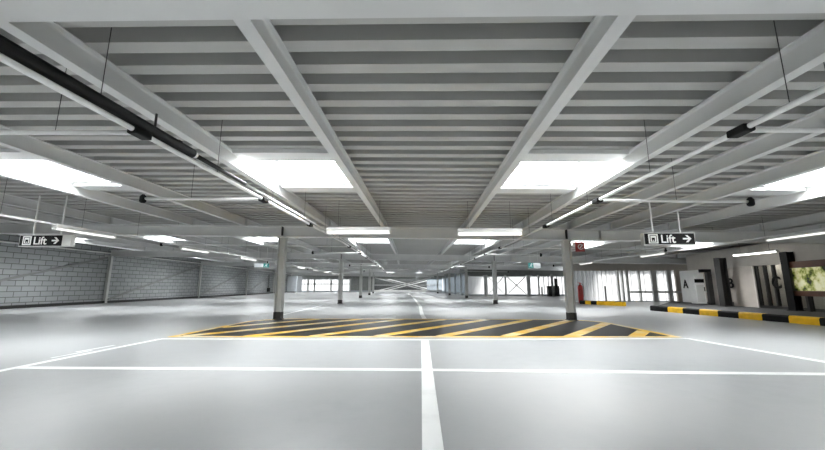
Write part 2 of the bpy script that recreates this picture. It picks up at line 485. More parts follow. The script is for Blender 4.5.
# ------------------------------------------------------------------ skylights
def skylight(ua, ub, b, label):
    y0, y1 = sky_y(b)
    r = thing('skylight', W((ua + ub) / 2, (y0 + y1) / 2, Z_JT), label, 'skylight', 'daylit roof skylights')
    zt = Z_JT + 0.46
    def hex8(u0, u1, ya, yb, z0, z1):
        q = [W(u0, ya, z0), W(u1, ya, z0), W(u1, yb, z0), W(u0, yb, z0), W(u0, ya, z1), W(u1, ya, z1), W(u1, yb, z1), W(u0, yb, z1)]
        return q, [(3, 2, 1, 0), (4, 5, 6, 7), (0, 1, 5, 4), (1, 2, 6, 5), (2, 3, 7, 6), (3, 0, 4, 7)]
    t = 0.04
    up = MB()
    for q in ((ua - t, ua, y0 - t, y1 + t), (ub, ub + t, y0 - t, y1 + t), (ua, ub, y0 - t, y0), (ua, ub, y1, y1 + t)):
        up.add(*hex8(*q, Z_JT + 0.004, zt))
    up.build('upstand', M['white'], r)
    for ya, yb in ((y0 - 0.37, y0), (y1, y1 + 0.37)):
        MB().add(*hex8(ua + 0.075, ub - 0.075, ya, yb, Z_JT - 0.07, Z_JT - 0.005)).build('trimmer', M['beam'], r)
    MB().add(*hex8(ua - t, ub + t, y0 - t, y1 + t, zt, zt + 0.012)).build('pane', M['pane'], r)
    gb = MB()
    for q in ((ua, ua + 0.03, y0, y1), (ub - 0.03, ub, y0, y1), (ua, ub, y0, y0 + 0.03), (ua, ub, y1 - 0.03, y1)):
        gb.add(*hex8(*q, zt - 0.03, zt))
    gb.build('glazing_frame', M['beam'], r)
SIDE = {(-3.01, -1.26): 'just left of the lane line', (1.36, 3.11): 'just right of the lane line',
        (-7.46, -5.71): 'left of the left columns', (5.81, 7.56): 'right of the right columns',
        (-11.91, -10.16): 'midway between left columns and block wall',
        (-16.35, -14.60): 'beside the grey block wall', (10.26, 12.01): 'above the black and yellow kerb'}
for b in range(-1, 6):  # the bay behind gets unseen skylights, added to light the near beams
    for (ua, ub) in PAIRS:
        if (ua, ub) not in SIDE: continue
        if ub > 4 and b > 2: continue
        if ub > 8 and b != 1: continue
        if ub < -13 and b < 1: continue
        skylight(ua, ub, b, f'bright white skylight {SIDE[(ua, ub)]}, ' + (f'{BAYN[b]} bay' if b >= 0 else 'added unseen behind the overhead beam'))

# ------------------------------------------------------------------ walls
# left: blockwork following the bend
def poly_wall(name, pts, z0, z1f, t, mat, side=1):
    mb = MB()
    for (x0, y0), (x1, y1) in zip(pts[:-1], pts[1:]):
        d = Vector((x1 - x0, y1 - y0, 0)).normalized(); nn = Vector((-d.y, d.x, 0)) * t * side
        a0, a1 = z1f(x0, y0), z1f(x1, y1)
        vs = [(x0, y0, z0), (x1, y1, z0), (x1 + nn.x, y1 + nn.y, z0), (x0 + nn.x, y0 + nn.y, z0),
              (x0, y0, a0), (x1, y1, a1), (x1 + nn.x, y1 + nn.y, a1), (x0 + nn.x, y0 + nn.y, a0)]
        mb.add(vs, [(3, 2, 1, 0), (4, 5, 6, 7), (0, 1, 5, 4), (1, 2, 6, 5), (2, 3, 7, 6), (3, 0, 4, 7)])
    o = mb.build(name, mat); return struct(o)
def ztop(x, y): return Z_JT - 0.02 - SL * (x - cx(y))
Lp = [(U_L + cx(y), y) for y in [Y_BACK] + FR]
poly_wall('wall_left', Lp, 0.0, ztop, 0.25, M['block'], 1)
poly_wall('baseboard_left', [(x + 0.10, y) for x, y in Lp], 0.0, lambda x, y: 0.14, 0.099, M['dark'], 1)
for i in range(1, 7):
    y = FR[i]; x = U_L + cx(y) + 0.10
    r = thing('wall_post', (x, y, 0), f'slim grey steel post on the block wall, {ORD[i-1]} from the front', 'post', 'posts on the left block wall')
    zt = Z_MB - SL * U_L - 0.005
    MB().ibeam((x - 0.075, y, 0.02), (x - 0.075, y, zt), 0.15, 0.15, 0.01, 0.012, up=(1, 0, 0)).build('shaft', M['column'], r)
    MB().box(x - 0.098, y - 0.10, 0.0, x + 0.10, y + 0.10, 0.02).build('base_plate', M['column'], r)
    if i < 6 or True:
        y0 = FR[i - 1] + 0.25; y1 = FR[i] - 0.2
        xa, xb = U_L + cx(y0) + 0.055, U_L + cx(y1) + 0.055
        d = thing('diagonal_brace', (xa, y0, 0.15), f'grey diagonal brace rising to the {ORD[i-1]} post of the block wall', 'brace', 'braces on the left block wall')
        MB().bar((xa, y0, 0.22), (xb, y1, zt - 0.1), 0.07, 0.11).build('brace_tube', M['brace'], d)
        for (xx, yy, zz) in ((xa, y0, 0.22), (xb, y1, zt - 0.1)):
            MB().box(xx - 0.05, yy - 0.14, zz - 0.07, xx - 0.036, yy + 0.14, zz + 0.12).build('gusset', M['column'], d)
cd = [W(U_L + 0.06, y, 2.62) for y in [Y_BACK + 1] + FR]
tag(MB().tube(cd, 0.035, 8).build('wall_conduit', M['pipe']), 'thin pale conduit running along the top of the block wall', 'pipe')
xb = U_L + cx(47.6)
r = thing('junction_box', (xb + 0.2, 47.6, 0.3), 'small black box with two risers low on the block wall', 'junction box')
MB().box(xb + 0.002, 47.35, 0.25, xb + 0.22, 47.85, 0.75).build('box_body', M['black'], r, 0.01)
for dy in (-0.12, 0.12):
    MB().tube([(xb + 0.08, 47.6 + dy, 0.75), (xb + 0.08, 47.6 + dy, 2.5)], 0.025, 8).build('riser', M['dark'], r)

poly_wall('wall_rear_unseen', [(U_L - 0.3, Y_BACK), (U_R + 0.2, Y_BACK)], 0.0, ztop, 0.2, M['far_wall'], -1)  # unseen wall added to keep daylight out behind the camera
# far end
YE = 60.2
xe0 = U_L + cx(YE)
def ribbed(x0, y0, x1, y1, z0, z1, per=0.25, dep=0.03, flat=0.5):
    """sheet with trapezoid ribs, vertical"""
    L = math.hypot(x1 - x0, y1 - y0); d = Vector(((x1 - x0) / L, (y1 - y0) / L, 0)); nn = Vector((-d.y, d.x, 0))
    nseg = max(1, round(L / per)); p = L / nseg; pts = []
    for k in range(nseg):
        for f, o in ((0, 0), (flat * 0.9, 0), (flat, 1), (0.9, 1)):
            pts.append((k * p + f * p, o * dep))
    pts.append((L, 0))
    base = Vector((x0, y0, 0)); vs = []
    for s_, o in pts:
        q = base + d * s_ + nn * o; vs += [(q.x, q.y, z0), (q.x, q.y, z1)]
    fs = [(2 * i, 2 * i + 2, 2 * i + 3, 2 * i + 1) for i in range(len(pts) - 1)]
    return MB().add(vs, fs)
zt_ = lambda x, y: Z_JT + 0.1 - SL * (x - cx(y))
poly_wall('wall_back', [(xe0 - 0.2, YE), (2.9, YE)], 0.0, lambda x, y: 0.25, 0.2, M['grey_panel'], 1)
poly_wall('trim_1', [(xe0 - 0.2, YE), (2.9, YE)], 2.15, zt_, 0.2, M['far_wall'], 1)
poly_wall('wall_back_solid', [(-12.4, YE), (-8.6, YE)], 0.25, lambda x, y: 2.15, 0.2, M['far_wall'], 1)
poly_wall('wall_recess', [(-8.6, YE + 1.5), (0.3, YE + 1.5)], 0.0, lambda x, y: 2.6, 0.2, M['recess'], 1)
struct(ribbed(-20.8, YE + 0.08, -12.4, YE + 0.08, 0.25, 2.15, 0.4).build('window_1', M['sheet']))
for k, x in enumerate((-19.6, -18.5, -15.7, -12.5)):
    tag(MB().box(x - 0.13, YE - 0.15, 0.0, x + 0.13, YE + 0.05, 2.15).build('facade_post', M['column']), f'grey upright of the far left window wall, {ORD[k]} from the left', 'post', 'uprights of the far window wall')
tag(MB().box(-20.6, YE - 0.24, 1.25, -12.6, YE - 0.17, 1.40).build('guard_rail', M['dark']), 'dark horizontal rail across the far left windows', 'rail')
r = thing('stair_enclosure', (-21.6, 57.6, 0), 'tall plain blue-grey enclosure at the far end of the block wall', 'enclosure')
MB().box(-21.85, 56.6, 0.0, -20.2, 59.0, 2.55).build('enclosure_body', M['grey_panel'], r, 0.15)
MB().box(-21.8, 56.58, 0.0, -20.3, 56.6, 0.12).build('plinth', M['dark'], r)
struct(ribbed(0.3, YE + 0.08, 2.9, YE + 0.08, 0.25, 2.15, 0.4).build('window_2', M['sheet_blue']))
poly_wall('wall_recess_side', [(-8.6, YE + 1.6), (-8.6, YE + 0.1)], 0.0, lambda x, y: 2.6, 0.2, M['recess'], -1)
# big X braces in the far opening
for j, (yb_, nm) in enumerate(((YE - 0.6, 'front'), (YE + 1.1, 'rear'))):
    r = thing('cross_brace', (-3.6, yb_, 0), f'large pale steel X brace in the far end opening, {nm} one', 'brace', 'X braces at the far end')
    for k, (za, zb) in enumerate(((0.12, 2.35), (2.35, 0.12))):
        MB().bar((-8.3 + j * 1.2, yb_ + k * 0.16, za), (1.0 + j * 1.2, yb_ + k * 0.16, zb), 0.14, 0.16).build('brace_tube', M['beam'], r)
tag(MB().bar((-8.4, YE - 0.3, 1.15), (2.8, YE - 0.3, 1.15), 0.06, 0.10).build('guard_rail', M['white']), 'white rail crossing behind the far X brace', 'rail')
tag(MB().bar((-8.5, YE - 0.25, 0.2), (2.8, YE - 0.25, 0.2), 0.10, 0.3).build('crash_rail', M['beam']), 'pale low crash rail along the far end', 'rail')

# right side: bluish side wall, then bright open facade with X bracing, then ribbed white sheets
poly_wall('wall_right_kerb', [(2.9, YE), (4.2, 37.2)], 0.0, lambda x, y: 0.25, 0.15, M['grey_panel'], 1)
struct(ribbed(2.95, YE, 4.25, 37.2, 0.25, 2.15, 0.5).build('window_3', M['sheet_blue']))
poly_wall('trim_2', [(2.9, YE), (4.2, 37.2)], 2.15, zt_, 0.15, M['far_wall'], 1)
for k, y in enumerate((55.0, 50.0, 44.5, 40.0)):
    x = 2.9 + (YE - y) / 23 * 1.3
    tag(MB().box(x - 0.2, y - 0.1, 0.0, x - 0.02, y + 0.1, 2.5).build('facade_post', M['grey_panel']), f'slim post on the bluish side wall, {ORD[k]} from the far end', 'post', 'posts on the bluish side wall')
YM = 37.2
poly_wall('wall_right_parapet', [(4.2, YM), (15.6, YM)], 0.0, lambda x, y: 0.18, 0.2, M['grey_panel'], 1)
poly_wall('trim_3', [(4.2, YM), (15.6, YM)], 1.98, zt_, 0.2, M['far_wall'], 1)
struct(ribbed(4.3, YM + 0.12, 11.6, YM + 0.12, 0.18, 1.98, 0.9, 0.01).build('window_4', M['sheet']))
struct(ribbed(11.6, YM + 0.10, 15.6, YM + 0.10, 0.0, 1.98, 0.28, 0.06).build('window_5', M['sheet']))
for k, (x, w_) in enumerate(((4.3, .14), (6.14, .36), (8.14, .18), (10.44, .36), (11.45, .14))):
    tag(MB().box(x - w_ / 2, YM - 0.22, 0.0, x + w_ / 2, YM - 0.02, 2.1).build('facade_post', M['beam']), f'grey upright in the bright braced facade, {ORD[k]} from the left', 'post', 'uprights of the braced facade')
for k, (xa, xb_) in enumerate(((6.42, 7.95), (8.32, 10.16))):
    r = thing('cross_brace', ((xa + xb_) / 2, YM - 0.12, 0.18), f'thin dark X brace across the bright facade, {"left" if k == 0 else "right"} bay', 'brace', 'X braces on the bright facade')
    MB().bar((xa, YM - 0.14, 0.225), (xb_, YM - 0.14, 1.93), 0.04, 0.09).build('brace_flat', M['column'], r)
    MB().bar((xa, YM - 0.09, 1.93), (xb_, YM - 0.09, 0.225), 0.04, 0.09).build('brace_flat', M['column'], r)
r = thing('equipment_cabinet', (12.7, YM - 0.5, 0), 'dark double cabinet with white pipe between, against far white sheets', 'cabinet')
MB().box(12.15, YM - 0.8, 0.0, 12.52, YM - 0.35, 1.0).build('cabinet_body', M['dark'], r, 0.01)
MB().box(12.80, YM - 0.8, 0.0, 13.26, YM - 0.35, 1.0).build('cabinet_body', M['dark'], r, 0.01)
tag(MB().tube([(12.66, YM - 0.55, 0), (12.66, YM - 0.55, 2.2)], 0.12, 12).build('downpipe', M['white']), 'white downpipe rising between the two dark cabinets', 'pipe')
tag(MB().box(13.02, YM - 0.3, 0.0, 13.28, YM - 0.1, 1.75).build('dark_upright', M['dark']), 'tall dark upright behind the right dark cabinet', 'post')
tag(MB().box(11.62, YM - 0.42, 0.0, 11.74, YM - 0.26, 0.95).build('guard_post', M['column']), 'short grey guard post beside the far white sheets', 'post')
# return wall between the two facades
poly_wall('wall_right_return', [(9.5, 24.3), (15.6, YM)], 0.0, zt_, 0.15, M['grey_panel'], -1)

YF = 24.1
struct(ribbed(9.45, YF, 13.0, YF, 0.05, 1.98, 0.26, 0.05).build('window_6', M['sheet']))
struct(ribbed(13.0, YF, 18.0, YF, 0.05, 1.98, 0.42, 0.04).build('window_7', M['sheet']))
poly_wall('trim_4', [(9.4, YF), (18.2, YF)], 1.98, zt_, 0.2, M['fascia'], 1)
poly_wall('baseboard_right', [(9.4, YF - 0.04), (18.2, YF - 0.04)], 0.0, lambda x, y: 0.06, 0.04, M['grey_panel'], 1)
for k, (x, w_, m_) in enumerate(((11.65, .05, 'dark'), (12.52, .09, 'column'), (12.80, .07, 'column'), (13.10, .12, 'column'), (13.88, .07, 'column'), (14.78, .32, 'beam'), (15.75, .26, 'white'), (16.28, .28, 'pier'))):
    h_ = 1.0 if k == 0 else 2.0
    tag(MB().box(x - w_ / 2, YF - 0.2, 0.0, x + w_ / 2, YF - 0.06, h_).build('facade_post', M[m_]), f'upright before the white ribbed facade, {ORD[k]} from the extinguisher', 'post', 'uprights of the white ribbed facade')
tag(MB().box(13.16, YF - 0.28, 0.56, 18.0, YF - 0.21, 0.68).build('guard_rail', M['column']), 'grey horizontal guard rail across the white ribbed facade', 'rail')

def rib_shade(parent, x0, x1, y, z0, z1, per, w):  # thin bars added to stand in for the shading of the ribs
    m = MB(); k = 1
    while x0 + k * per < x1:
        x = x0 + k * per; m.box(x - w / 2, y - 0.02, z0, x + w / 2, y + 0.0, z1); k += 1
    return m.build('rib_shade_bars', M['beam'], parent)
for nm, x0, x1, y, per, w_ in (('window_6', 9.45, 13.0, YF - 0.005, 0.30, 0.025), ('window_7', 13.0, 18.0, YF - 0.005, 0.42, 0.03), ('window_5', 11.6, 15.6, YM + 0.09, 0.45, 0.08)):
    rib_shade(bpy.data.objects[nm], x0, x1, y, 0.05, 1.98, per, w_)
# lobby front on the right
WA, WB = Vector((13.9, 19.6, 0)), Vector((12.0, 5.2, 0))
wd = (WB - WA).normalized(); wn = Vector((wd.y, -wd.x, 0))       # wn points to the lane
if wn.x > 0: wn = -wn
def wy(y): t = (y - WA.y) / (WB.y - WA.y); return WA + (WB - WA) * t
def wbox(y0, y1, z0, z1, t0, t1):
    """box along the lobby front from y0 to y1; t0,t1 = offset toward the lane"""
    a, b = wy(y0), wy(y1); vs = []
    for z in (z0, z1):
        for p, t in ((a, t0), (b, t0), (b, t1), (a, t1)):
            q = p + wn * t; vs.append((q.x, q.y, z))
    return MB().add(vs, [(3, 2, 1, 0), (4, 5, 6, 7), (0, 1, 5, 4), (1, 2, 6, 5), (2, 3, 7, 6), (3, 0, 4, 7)])
PZ = 0.15
# platform
pp = [(9.62, 15.75), (10.32, 9.6), (10.9, 4.0), (18.0, 4.0), (18.0, 20.6), (13.5, 20.6)]
n = len(pp)
struct(MB().add([(x, y, 0.0) for x, y in pp] + [(x, y, PZ) for x, y in pp],
        [tuple(range(n))[::-1], tuple(range(n, 2 * n))] + [(i, (i + 1) % n, n + (i + 1) % n, n + i) for i in range(n)]).build('floor_platform', M['asphalt']))
struct(wbox(19.6, 5.2, 1.80, 2.62, -0.2, 0.0).build('trim_5', M['fascia']))
struct(wbox(16.45, 15.1, PZ, 1.80, -0.2, 0.02).build('wall_right_pier', M['pier']))
struct(wbox(18.3, 17.0, PZ, 1.80, -0.12, -0.04).build('wall_right_lobby', M['fascia']))
g = struct(wbox(15.0, 13.7, PZ, 1.80, -0.10, -0.08).build('window_8', M['glass']))
fm = MB()
for yy in (15.05, 14.62, 14.22, 13.75):
    fm.add(*(lambda m: (m.v, m.f))(wbox(yy + 0.035, yy - 0.035, PZ, 1.80, -0.14, -0.03)))
fm.add(*(lambda m: (m.v, m.f))(wbox(15.05, 13.7, PZ, PZ + 0.10, -0.14, -0.03)))
fm.build('window_frame', M['dark'], g)
g2 = struct(wbox(13.4, 5.2, PZ, 1.80, -0.10, -0.08).build('window_9', M['glass']))
fm = MB()
for yy in (13.4, 12.9, 12.2, 11.4, 10.4, 9.0, 7.5, 6.0):
    fm.add(*(lambda m: (m.v, m.f))(wbox(yy + 0.035, yy - 0.035, PZ, 1.80, -0.14, -0.03)))
fm.build('window_frame', M['dark'], g2)
struct(wbox(20.4, 18.8, PZ, 1.80, -0.06, -0.005).build('wall_right_panel', M['pipe']))
# lobby interior and outer shell
struct(MB().box(17.9, Y_BACK, 0, 18.1, 24.3, 3.2).build('wall_right', M['pier']))
struct(wbox(15.1, 5.2, PZ, 2.6, -1.7, -1.6).build('wall_lobby_back', M['pier']))  # pale partition added behind the doors to lighten the view through the glass
struct(wbox(15.2, 15.1, PZ, 2.6, -1.7, -0.2).build('wall_lobby_end', M['pier']))
struct(MB().box(12.0, 5.0, PZ, 17.9, 5.2, 2.7).build('wall_lobby_side', M['pier']))
# pale strip of the door frame
tag(wbox(15.09, 15.02, PZ, 1.80, 0.021, 0.06).build('door_frame_strip', M['fascia']), 'pale upright strip at the edge of the lobby pier', 'frame')
for k, (yy, zz) in enumerate(((14.5, 0), (14.0, 0), (12.4, 0), (11.5, 0))):
    pass

def wall_mtx(y, z, off):
    p = wy(y) + wn * off
    xa = wd; za = wn; ya = Vector((0, 0, 1))       # text x runs toward the camera side
    m = Matrix.Identity(4)
    for i in range(3):
        m[i][0] = xa[i]; m[i][1] = ya[i]; m[i][2] = za[i]; m[i][3] = p[i]
    m[2][3] = z
    return m
def letter(ch, y, z, size, off, label):
    p = wy(y) + wn * off
    r = thing('wall_letter', (p.x, p.y, z), label, 'letter', 'black letters on the lobby front')
    text_mesh('letter_face', ch, size, M['sign_black'], r, wall_mtx(y, z, off), 0.012, 0.012)
letter('A', 20.15, 0.90, 0.62, 0.0, 'black letter A on the pale glazing beside the white cabinet')
letter('B', 16.52, 0.92, 0.60, 0.10, 'black letter B half hidden by the thick dark column')
letter('C', 14.22, 0.92, 0.62, 0.05, 'black letter C before the dark glazed doors')

# white ticket cabinet
def at_wall(y, off): p = wy(y) + wn * off; return p
r = thing('ticket_cabinet', (*at_wall(18.6, 0.4).xy, PZ), 'white upright ticket cabinet with black sign strip', 'cabinet')
wbox(18.75, 18.30, PZ, 1.62, 0.02, 0.46).build('cabinet_body', M['pipe'], r, 0.01)
wbox(18.302, 18.285, PZ + 0.08, 1.05, 0.08, 0.40).build('door_panel', M['housing'], r)
wbox(18.302, 18.28, 1.16, 1.34, 0.04, 0.45).build('sign_strip', M['sign_black'], r)
wbox(18.302, 18.26, 0.75, 0.95, 0.05, 0.08).build('side_handle', M['dark'], r)
# dark bent post
p = Vector((13.32, 17.5, 0))
r = thing('barrier_post', (p.x, p.y, PZ), 'dark post with a short arm at its top beside the white cabinet', 'post')
MB().box(p.x - 0.10, p.y - 0.10, PZ, p.x + 0.10, p.y + 0.10, 1.66).build('shaft', M['dark'], r, 0.015)
MB().box(p.x - 0.36, p.y - 0.09, 1.64, p.x + 0.11, p.y + 0.09, 1.78).build('arm', M['black'], r, 0.02)
# thick dark column, black post
p = Vector((12.80, 16.05, 0))
r = thing('lobby_column', (p.x, p.y, PZ), 'thick dark steel column between white cabinet and pale pier', 'column')
MB().ibeam((p.x - 0.15, p.y, PZ + 0.02), (p.x - 0.15, p.y, 2.2), 0.30, 0.30, 0.016, 0.025, up=(1, 0, 0)).build('shaft', M['dark'], r)
MB().box(p.x - 0.2, p.y - 0.2, PZ, p.x + 0.2, p.y + 0.2, PZ + 0.02).build('base_plate', M['dark'], r)
p = at_wall(13.22, 0.16)
r = thing('lobby_column', (p.x, p.y, PZ), 'black column between the letter C and the lit plan board', 'column')
MB().ibeam((p.x - 0.13, p.y, PZ + 0.02), (p.x - 0.13, p.y, 2.2), 0.26, 0.26, 0.02, 0.03, up=(1, 0, 0)).build('shaft', M['black'], r)
MB().box(p.x - 0.16, p.y - 0.16, PZ, p.x + 0.16, p.y + 0.16, PZ + 0.02).build('base_plate', M['black'], r)
# display board
r = thing('plan_board', (*at_wall(12.2, 0.15).xy, 0.7), 'brown framed lit board with green and yellow plan', 'display board')
wbox(13.28, 10.9, 0.66, 0.84, 0.02, 0.20).build('bottom_rail', M['brown'], r, 0.01)
wbox(13.28, 10.9, 1.62, 1.84, 0.02, 0.20).build('top_rail', M['brown'], r, 0.01)
wbox(13.28, 13.16, 0.84, 1.62, 0.02, 0.20).build('side_rail', M['dark'], r)
wbox(11.02, 10.9, 0.84, 1.62, 0.02, 0.20).build('side_rail', M['dark'], r)
wbox(13.16, 11.02, 0.84, 1.62, 0.02, 0.12).build('plan_sheet', M['map'], r)
for yy in (12.75, 11.4):
    wbox(yy + 0.05, yy - 0.05, PZ, 0.66, 0.06, 0.14).build('leg', M['dark'], r)

# kerbs
def kerb(name, a, b, nseg, first, label, h=0.2, w=0.24, L=None):
    a, b = Vector((*a, 0)), Vector((*b, 0)); dn = (b - a).normalized()
    cuts = nseg if isinstance(nseg, list) else [(b - a).length * k / nseg for k in range(nseg + 1)]; nn = Vector((-dn.y, dn.x, 0)) * w / 2
    r = thing(name, a, label, 'kerb')
    for k in range(len(cuts) - 1):
        p, q = a + dn * cuts[k], a + dn * (cuts[k + 1] - 0.006)
        prof = [(-w / 2, 0), (w / 2, 0), (w / 2, h * 0.8), (w / 2 - 0.04, h), (-w / 2 + 0.04, h), (-w / 2, h * 0.8)]
        yl = (k + first) % 2 == 1
        MB().prism(prof, p, q).build('yellow_segment' if yl else 'black_segment', M['yellow'] if yl else M['kerb_black'], r)
    return r
kerb('kerb', (9.42, 15.55), (10.42, 8.12), [0.0, 0.92] + [0.92 + 0.695 * k for k in range(1, 10)], 0, 'long black and yellow kerb edging the dark platform at right')
kerb('kerb', (8.80, 21.0), (9.50, 19.82), 4, 0, 'short black and yellow kerb before the white ribbed facade')
kerb('kerb', (9.53, 19.77), (10.07, 18.86), 1, 1, 'single long yellow kerb block at the end of the short kerb')

# wheeled extinguisher by the short kerb
ex, ey = 9.36, 22.3
r = thing('fire_extinguisher', (ex, ey, 0), 'big red fire extinguisher standing beside the right column', 'fire extinguisher')
MB().lathe([(0.10, 0.04), (0.14, 0.06), (0.15, 0.12), (0.15, 0.92), (0.13, 1.0), (0.07, 1.06), (0.035, 1.08), (0.035, 1.12)], (ex, ey, 0), 20).build('cylinder', M['red'], r)
MB().box(ex - 0.05, ey - 0.03, 1.12, ex + 0.05, ey + 0.03, 1.20).build('valve', M['red'], r, 0.01)
MB().bar((ex - 0.02, ey, 1.19), (ex - 0.16, ey, 1.24), 0.03, 0.02).build('lever', M['red'], r)
MB().tube([(ex + 0.05, ey, 1.15), (ex + 0.16, ey - 0.03, 1.1), (ex + 0.19, ey - 0.05, 0.9), (ex + 0.18, ey - 0.05, 0.5), (ex + 0.15, ey - 0.06, 0.35)], 0.015, 8).build('hose', M['black'], r)
MB().box(ex - 0.07, ey - 0.162, 0.5, ex + 0.07, ey - 0.140, 0.78).build('label_plate', M['sign_red'], r)
MB().lathe([(0.16, 0.0), (0.16, 0.05)], (ex, ey, 0), 20).build('stand_ring', M['red'], r)

# ------------------------------------------------------------------ lamps
def batten(c, along, L, label, group, wires=None, deep=0.12, tube='lamp'):
    """fluorescent fitting centred at c; along 'x' or 'y'"""
    r = thing('batten_lamp', c, label, 'lamp', group)
    x, y, z = c; h = L / 2
    def bx(a0, a1, b0, b1, z0, z1):
        m = MB()
        return m.box(x + a0, y + b0, z0, x + a1, y + b1, z1) if along == 'x' else m.box(x + b0, y + a0, z0, x + b1, y + a1, z1)
    bx(-h, h, -0.06, 0.06, z - 0.005, z + deep * 0.55).build('housing', M['housing'], r, 0.006)
    bx(-h + 0.02, h - 0.02, -0.045, 0.045, z - deep * 0.5, z - 0.005).build('diffuser', M[tube], r, 0.012)
    for s in (-1, 1):
        a = sorted((s * (h - 0.02), s * h))
        bx(a[0], a[1], -0.058, 0.058, z - deep * 0.52, z - 0.006).build('end_cap', M['housing'], r)
    if wires:
        for wa in wires:
            px, py = (x + wa, y) if along == 'x' else (x, y + wa)
            zt = Z_JT - SL * (px - cx(py)) + 0.02
            MB().tube([(px, py, z + deep * 0.5), (px, py, zt)], 0.003, 5).build('suspension_wire', M['wire'], r)
    return r
for b in range(0, 1):
    yl = FR[b] + 6.84
    for s, sn in ((-1, 'left'), (1, 'right')):
        c = W(s * 1.56 - 0.0, yl, 2.28)
        batten((c.x, c.y, c.z), 'x', 1.52, f'white lamp hung crosswise {sn} of the lane line, before the first columns', 'crosswise lamps over the lane', wires=(-0.5, 0.5) if b < 2 else None, deep=0.15)
# light rails with battens
def rail(u, y0, y1, z, name_lbl):
    r = thing('lighting_rail', W(u, y0, z), name_lbl, 'rail')
    ys = [y0] + [f for f in FR if y0 < f < y1] + [y1]
    mb = MB()
    for a, b in zip(ys[:-1], ys[1:]): mb.bar(W(u, a, z), W(u, b, z), 0.05, 0.04)
    mb.build('rail_profile', M['pipe'], r)
    y = y0 + 0.7
    while y < min(y1, 30):
        if all(abs(y - f) > 0.2 for f in FR):
            p = W(u, y, z + 0.02); q = W(u, y, Z_JT + 0.03)
            MB().tube([p, q], 0.0032, 5).build('hanger_wire', M['wire'], r)
        y += 1.7
    return r
rail(-8.3, 2.5, 50, 2.235, 'long pale lighting rail hanging left of the left columns')
rail(9.3, 2.5, 22.5, 2.46, 'long pale lighting rail hanging right of the right columns')
for k in range(9):
    y = 8.45 + 4.33 * k
    c = W(-8.3, y, 2.165); batten((c.x, c.y, c.z), 'y', 1.6, f'lamp under the left lighting rail, {ORD[k]} from the front', 'lamps on the left lighting rail', deep=0.09)
for k in range(3):
    y = 9.15 + 5.5 * k
    c = W(9.3, y, 2.39); batten((c.x, c.y, c.z), 'y', 1.6, f'lamp under the right lighting rail, {ORD[k]} from the front', 'lamps on the right lighting rail', deep=0.09)
for k, (x, y, z) in enumerate(((12.3, 13.8, 2.21), (12.2, 9.6, 2.21))):
    r = batten((x, y, z), 'y', 1.8, f'lamp above the lobby front, {"far" if k == 0 else "near"} one', 'lamps above the lobby front', deep=0.09, tube='bright_lamp')
    zt = Z_MB - SL * x
    for dy in (-0.6, 0.6):
        MB().tube([(x, y + dy, z + 0.04), (x, y + dy, Z_JT - SL * x + 0.03)], 0.005, 5).build('suspension_wire', M['wire'], r)
for k, (x, y, z) in enumerate(((14.1, 14.3, 1.95), (13.6, 10.6, 1.95))):  # hidden lamps added to brighten the interior behind the lobby glass
    r = batten((x, y, z), 'y', 1.5, f'unseen lamp added inside the dark lobby, {"far" if k == 0 else "near"} one', 'lamps added inside the lobby', deep=0.09, tube='lobby_fill')
    MB().tube([(x, y, z + 0.04), (x, y, Z_JT - SL * x + 0.03)], 0.012, 6).build('suspension_rod', M['wire'], r)

# ------------------------------------------------------------------ sprinkler pipework
def pipework(u, z, side, label):
    r = thing('sprinkler_pipework', W(u, Y_BACK + .5, z), label, 'pipe')
    ys = [Y_BACK + .5] + [f for f in FR if f < 49] + [49.0]
    MB().tube([W(u, y, z) for y in ys], 0.024, 10).build('main_pipe', M['pipe'], r)
    for b in range(0, 4):
        o = 0 if b == 0 else FR[b] - FR[0]
        for j, (dy, ln, back) in enumerate(((2.97, 6.8 if side < 0 else 5.6, 0), (5.52, 2.0 if side < 0 else 2.3, 0), (7.9, 0.0, 0), )):
            y = dy + o
            c = W(u, y, z)
            MB().box(c.x - 0.05, y - 0.09, c.z - 0.04, c.x + 0.05, y + 0.09, c.z + 0.026).build('coupling', M['black'], r, 0.012)
            if ln:
                e = W(u + side * ln, y, z)
                MB().tube([(c.x, y, c.z), (e.x, y, e.z)], 0.022, 10).build('branch_pipe', M['pipe'], r)
                MB().lathe([(0.03, -0.07), (0.05, -0.05), (0.05, 0.03), (0.02, 0.07)], (e.x, y, e.z), 10).build('sprinkler_head', M['black'], r)
                for q in ((0.8, 2.6, 4.6) if ln > 3 else (1.2,)):
                    if q < ln:
                        p = W(u + side * q, y, z)
                        MB().tube([p, W(u + side * q, y, Z_JT + 0.02)], 0.003, 5).build('hanger_wire', M['wire'], r)
    y = 0.9
    while y < 28:
        if all(abs(y - f) > 0.25 for f in FR):
            MB().tube([W(u, y, z), W(u, y, Z_JT + 0.02)], 0.0032, 5).build('hanger_wire', M['wire'], r)
        y += 1.65
    return r
pipework(-2.57, 2.328, -1, 'white sprinkler pipe with branches, hanging left of the lane line')
pipework(2.70, 2.354, 1, 'white sprinkler pipe with branches, hanging right of the lane line')
